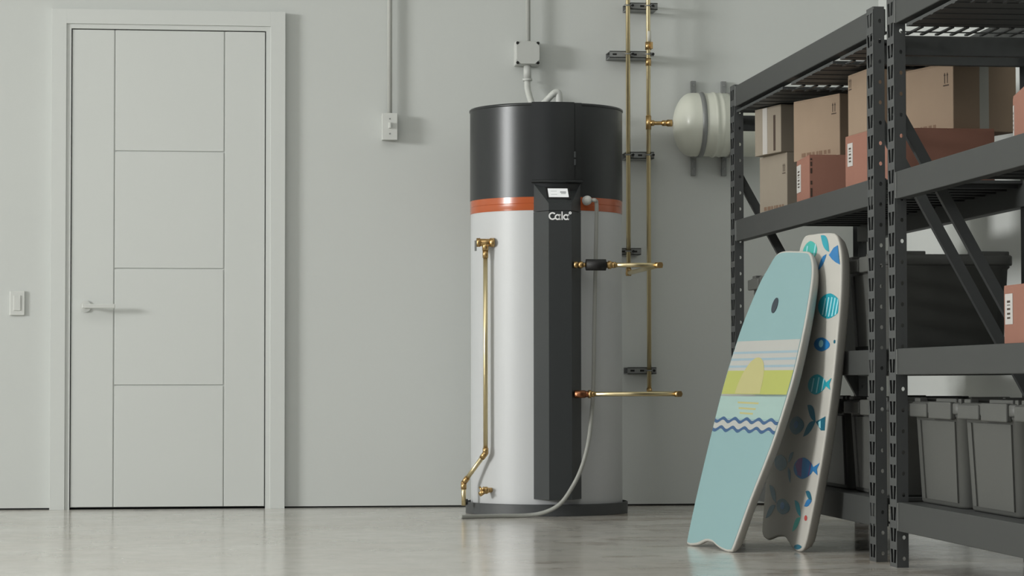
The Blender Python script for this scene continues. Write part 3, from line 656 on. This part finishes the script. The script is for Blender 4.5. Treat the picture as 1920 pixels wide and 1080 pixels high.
carton('labelled reddish cardboard box half hidden behind the nearest post of the farther unit', 2.088, 8.02, R_(5), 0.28, 0.215, Z2, 0.190, M_pink, lab=(0.14, 0.19, 0.09, 0.165))
carton('tall tan cardboard box half hidden behind the nearest post of the farther unit', 2.092, 8.03, R_(4), 0.26, 0.20, Z2+0.1905, 0.200, M_tan, arrows=(0.16, 0.15, 0.03))
carton('low reddish cardboard box lying under the large tan box with grey tape', 2.095, 7.64, R_(0), 0.292, 0.32, Z2, 0.163, M_pink)
carton('large tan cardboard box with grey tape down its dark side, nearest in the farther unit', 2.275, 7.70, R_(15.4), 0.228, 0.28, Z2+0.1635, 0.212, M_tan, arrows=(0.022, 0.14, 0.034), smudge=(0.10, 0.25, 0.012), edgetape=(0.095, 0.128))
carton('reddish cardboard box with white label on the second shelf at the right picture edge', 1.987, 6.06, R_(-11), 0.30, 0.385, Z2, 0.126, M_pink, lab=(0.355, 0.375, 0.022, 0.10))
carton('reddish cardboard box with white label on the third shelf at the right picture edge', 2.03, 5.93, R_(0), 0.32, 0.50, Z3, 0.150, M_pink, lab=(0.425, 0.487, 0.05, 0.128))

# ------------------------------------------------------------------ bodyboards
def interp(tab, t):
    tab = sorted((b, a) for a, b in tab)
    if t <= tab[0][0]: return tab[0][1]
    for (t0, s0), (t1, s1) in zip(tab, tab[1:]):
        if t <= t1: return s0+(s1-s0)*(t-t0)/max(1e-9, t1-t0)
    return tab[-1][1]
def board(name, label, o, w, tt, Lp, Rp, tail, th, m_deck, loc_group):
    o, w, tt = Vector(o), Vector(w).normalized(), Vector(tt); tt = (tt-w*tt.dot(w)).normalized(); n = w.cross(tt)
    # outline: tail left to right, up the right rail, across the nose, down the left rail
    out = list(tail)+Rp+Lp
    P = [Vector((a, b)) for a, b in out]
    cl = []
    N_ = len(P)
    for i in range(N_):
        a, b, c, d = P[i-1], P[i], P[(i+1) % N_], P[(i+2) % N_]
        for j in range(3):
            q = j/3; cl.append(0.5*((2*b)+(c-a)*q+(2*a-5*b+4*c-d)*q*q+(3*b-a-3*c+d)*q**3))
    cen = sum(cl, Vector((0, 0)))/len(cl)
    def inset(k):
        res = []; M = len(cl)
        for i in range(M):
            tg = (cl[(i+1) % M]-cl[i-1]).normalized(); nr = Vector((-tg.y, tg.x)); res.append(cl[i]+nr*k)
        return res
    prof = [(0.006, 0.0), (0.0015, -0.002), (0.0, -0.006), (0.004, -0.016), (0.018, -th+0.010), (0.034, -th)]
    loops = [inset(k) for k, _ in prof]
    # lift so that the lowest point rests on the floor
    minz = min((o+w*p.x+tt*p.y+n*pr[1]).z for L, pr in zip(loops, prof) for p in L)
    o = o-Vector((0, 0, minz))
    root = thing(name, label, 'bodyboard', o, loc_group)
    X3 = lambda s, t_, d=0.0: o+w*s+tt*t_+n*d
    m = MB(); K = len(cl)
    vs = [X3(p.x, p.y, pr[1]) for L, pr in zip(loops, prof) for p in L]; fs = []
    for i in range(len(prof)-1):
        for k_ in range(K): fs.append((i*K+k_, i*K+(k_+1) % K, (i+1)*K+(k_+1) % K, (i+1)*K+k_))
    m.add(vs, fs, True)
    t0 = tessellate_polygon([[Vector((p.x, p.y, 0)) for p in loops[0]]]); t1 = tessellate_polygon([[Vector((p.x, p.y, 0)) for p in loops[-1]]])
    b0 = (len(prof)-1)*K
    m.f += [list(q) for q in t0]+[[b0+i for i in q] for q in t1]; m.sm += [False]*(len(t0)+len(t1))
    obj('foam_core', m, M_foam, root)
    if m_deck:
        ins = inset(0.0068); sk = MB()
        tr = tessellate_polygon([[Vector((p.x, p.y, 0)) for p in ins]])
        vs = [X3(p.x, p.y, d) for d in (0.0006, 0.0) for p in ins]
        sk.add(vs, [tuple(q) for q in tr]); obj('deck_skin', sk, m_deck, root)
    return root, X3
def sheet(name, poly, X3, d, m, root):
    if root is fb: poly = [(min(p[0], interp(fR, p[1])-0.006), p[1]) for p in poly]
    q = MB(); tr = tessellate_polygon([[Vector((p[0], p[1], 0)) for p in poly]])
    n = len(poly); vs = [X3(p[0], p[1], d) for p in poly]
    q.add(vs, [tuple(f) for f in tr]); return obj(name, q, m, root)

bL = [(-0.020, 0.999), (-0.072, 0.997), (-0.108, 0.983), (-0.140, 0.945), (-0.179, 0.892), (-0.228, 0.766), (-0.250, 0.643), (-0.258, 0.54), (-0.255, 0.424), (-0.241, 0.204), (-0.219, 0.03)]
bR = [(0.190, 0.020), (0.226, 0.171), (0.280, 0.340), (0.302, 0.48), (0.308, 0.589), (0.292, 0.740), (0.262, 0.869), (0.238, 0.925), (0.208, 0.962), (0.172, 0.984), (0.130, 0.990), (0.05, 0.995)]
btail = [(-0.200, 0.0), (-0.120, 0.004), (-0.058, 0.020), (0.0, 0.020), (0.045, 0.010), (0.10, 0.001), (0.165, -0.001)]
bo = (1.601, 8.1655, 0.0); bw = (0.18168, -0.98336, 0.0); bt = (0.27406, 0.05064, 0.96038)
fb = None
br, BX3 = board('bodyboard', 'aqua bodyboard with yellow sun print leaning in front of the fish-print board', bo, bw, bt, bL[::-1][::-1], bR, btail, 0.040, M_bblue, 'bodyboards leaning on the shelving')
def wl(t_): return interp(bL, t_)+0.009
def wr(t_): return interp(bR, t_)-0.009
def band(ta, tb, d, m, name, tail_l=0.0, tail_r=0.0, n=6, ra=0.0):
    # stripe between heights ta > tb; ra shifts the right end
    pts = [(wl(ta+(tb-ta)*i/n), ta+(tb-ta)*i/n) for i in range(n+1)]+[(wr(tb+(ta-tb)*i/n), tb+(ta-tb)*i/n+ra) for i in range(n+1)]
    return sheet(name, pts, BX3, d, m, br)
band(0.693, 0.505, 0.0009, M_bpale, 'pale_band')
for ta in (0.657, 0.634, 0.610): band(ta, ta-0.008, 0.0012, M_bstripe, 'sky_stripe')
band(0.592, 0.512, 0.0012, M_byel, 'lime_band')
sheet('sun', [(-0.015+(0.092 if i < 12 else 0.118)*math.cos(PI*i/24), 0.514+0.122*math.sin(PI*i/24)**(0.7 if i < 12 else 1.15)) for i in range(25)], BX3, 0.0015, M_bsun, br)
band(0.512, 0.430, 0.0009, M_bwater, 'water_band')
for j, tw in enumerate((0.487, 0.468, 0.452)): sheet('sun_glint', [(-0.09+0.02*j, tw), (0.09-0.012*j, tw-0.002), (0.088-0.012*j, tw-0.008), (-0.085+0.02*j, tw-0.006)], BX3, 0.0012, M_bsun, br)
band(0.426, 0.392, 0.0009, M_bpale, 'pale_band')
for tw in (0.424, 0.394):
    n = 80; xs = [wl(tw)+(wr(tw)-wl(tw))*i/n for i in range(n+1)]
    wv = lambda s: 0.0058*math.sin(2*PI*s/0.1)
    sheet('wave_line', [(s, tw+wv(s)+0.0055) for s in xs]+[(s, tw+wv(s)-0.0055) for s in reversed(xs)], BX3, 0.0014, M_bwave, br)
obj('leash_plug', MB().add([BX3(0.010+0.022*math.cos(2*PI*i/24), 0.811+0.026*math.sin(2*PI*i/24), d) for d in (0.0025, 0.0) for i in range(24)], [tuple(range(24))]+[(i, (i+1) % 24, (i+1) % 24+24, i+24) for i in range(24)]), M_plug, br)

fL = [(-0.02, 1.003), (-0.082, 0.999), (-0.112, 0.980), (-0.130, 0.945), (-0.150, 0.90), (-0.190, 0.80), (-0.222, 0.66), (-0.232, 0.53), (-0.230, 0.36), (-0.222, 0.158), (-0.215, 0.050)]
fR = [(0.188, 0.013), (0.218, 0.1), (0.243, 0.202), (0.264, 0.304), (0.278, 0.421), (0.288, 0.537), (0.289, 0.653), (0.285, 0.769), (0.277, 0.835), (0.262, 0.902), (0.240, 0.950), (0.205, 0.988), (0.165, 1.004), (0.07, 1.006)]
ftail = [(-0.205, 0.012), (-0.153, 0.0), (-0.114, 0.008), (-0.061, 0.020), (0.002, 0.026), (0.040, 0.015), (0.09, -0.001), (0.140, -0.006)]
fo = (1.8355, 8.147, 0.010); fwv = (0.1245, -0.99113, -0.04638); ftv = (0.10003, -0.03397, 0.99440)
fb, FX3 = board('bodyboard', 'white bodyboard printed with teal fish leaning against the shelving', fo, fwv, ftv, fL, fR, ftail, 0.045, None, 'bodyboards leaning on the shelving')
def leaf(a, b, wd, m, name='printed_fin', d=0.0008):
    a, b = Vector(a), Vector(b); ax = b-a; nr = Vector((-ax.y, ax.x)).normalized()
    pts = [a+ax*(i/10)+nr*wd*math.sin(PI*i/10) for i in range(11)]+[a+ax*(i/10)-nr*wd*0.6*math.sin(PI*i/10) for i in range(9, 0, -1)]
    return sheet(name, [(p.x, p.y) for p in pts], FX3, d, m, fb)
def fishbody(c, rx, ry, m, ang=0.0, tail=0.0, m2=None, stripes=0, eye=False):
    ca, sa = math.cos(ang), math.sin(ang)
    T = lambda x, y: (c[0]+x*ca-y*sa, c[1]+x*sa+y*ca)
    pts = []
    for i in range(28):
        a = 2*PI*i/28; x, y = rx*math.cos(a), ry*math.sin(a)
        if x > 0: y *= 1-0.25*x/rx
        pts.append(T(x, y))
    sheet('printed_fish', pts, FX3, 0.0008, m, fb)
    if tail: sheet('printed_tail', [T(rx*0.75, 0.0), T(rx*1.15+tail, ry*0.62), T(rx*1.1+tail*0.5, 0), T(rx*1.1+tail, -ry*0.55)], FX3, 0.0010, m, fb)
    for k_ in range(stripes):
        x = -rx*0.5+rx*1.1*k_/max(1, stripes-1); hgt = ry*math.sqrt(max(0.05, 1-(x/rx)**2))*0.86
        sheet('printed_stripe', [T(x-0.007, -hgt), T(x+0.004, -hgt*0.95), T(x+0.016, hgt*0.8), T(x+0.006, hgt*0.85)], FX3, 0.0012, m2, fb)
    if eye: sheet('printed_eye', [T(-rx*0.1+0.020*math.cos(2*PI*i/14), ry*0.1+0.012*math.sin(2*PI*i/14)) for i in range(14)], FX3, 0.0012, m2, fb)
fishbody((-0.025, 0.945), 0.066, 0.036, M_fgreen, 0.1, m2=M_fpale, stripes=2)
leaf((0.060, 0.998), (0.150, 0.945), 0.022, M_fteal)
sheet('printed_fish', [(0.150, 0.935), (0.185, 0.958), (0.225, 0.966), (0.248, 0.962), (0.255, 0.905), (0.215, 0.912), (0.180, 0.922)], FX3, 0.0008, M_fblue, fb)
sheet('printed_stripe', [(0.222, 0.965), (0.248, 0.962), (0.255, 0.905), (0.240, 0.925)], FX3, 0.0011, M_fdeep, fb)
leaf((0.066, 0.885), (0.130, 0.938), 0.016, M_fblue)
fishbody((0.200, 0.774), 0.100, 0.040, M_fteal, 0.0, m2=M_fpale, stripes=5)
fishbody((0.168, 0.652), 0.070, 0.022, M_fblue, 0.0, m2=M_fpale, eye=True)
sheet('printed_spot', [(0.275+0.009*math.cos(2*PI*i/10), 0.664+0.006*math.sin(2*PI*i/10)) for i in range(10)], FX3, 0.0008, M_fdeep, fb)
fishbody((0.160, 0.525), 0.080, 0.032, M_fteal, 0.05, tail=0.04, m2=M_fpale, stripes=3)
leaf((0.094, 0.456), (0.182, 0.408), 0.022, M_fdeep)
fishbody((0.018, 0.386), 0.066, 0.029, M_fdeep, 0.05, m2=M_fblue, eye=True)
leaf((0.084, 0.354), (0.182, 0.410), 0.020, M_fdeep)
sheet('printed_fish', [(0.182, 0.408), (0.262, 0.430), (0.270, 0.386), (0.235, 0.384)], FX3, 0.0008, M_fdeep, fb)
sheet('printed_stripe', [(0.205, 0.408), (0.225, 0.415), (0.232, 0.390), (0.215, 0.394)], FX3, 0.0011, M_fpale, fb)
fishbody((0.115, 0.256), 0.088, 0.034, M_fblue, 0.05, tail=0.045, m2=M_fpurple, stripes=2)
sheet('printed_stripe', [(0.040, 0.262), (0.062, 0.282), (0.100, 0.288), (0.104, 0.226), (0.070, 0.234)], FX3, 0.0010, M_fpurple, fb)
fishbody((-0.095, 0.257), 0.060, 0.026, M_fdeep, 0.0)
leaf((-0.030, 0.262), (0.015, 0.300), 0.014, M_fdeep); leaf((-0.025, 0.250), (0.010, 0.200), 0.014, M_fdeep)
fishbody((-0.033, 0.120), 0.064, 0.025, M_fdeep, 0.0, m2=M_fblue, eye=True)
leaf((-0.180, 0.178), (-0.100, 0.125), 0.020, M_fdeep); leaf((-0.185, 0.068), (-0.105, 0.118), 0.018, M_fdeep)
leaf((0.155, 0.186), (0.218, 0.164), 0.014, M_fdeep); leaf((0.155, 0.139), (0.218, 0.162), 0.014, M_fblue)
leaf((0.066, 0.150), (0.135, 0.103), 0.018, M_fteal); leaf((0.072, 0.050), (0.135, 0.102), 0.018, M_fgreen)
sheet('printed_spot', [(0.180+0.013*math.cos(2*PI*i/10), 0.104+0.009*math.sin(2*PI*i/10)) for i in range(10)], FX3, 0.0008, M_fred, fb)
fishbody((0.135, 0.008), 0.034, 0.008, M_fdeep, 0.1)
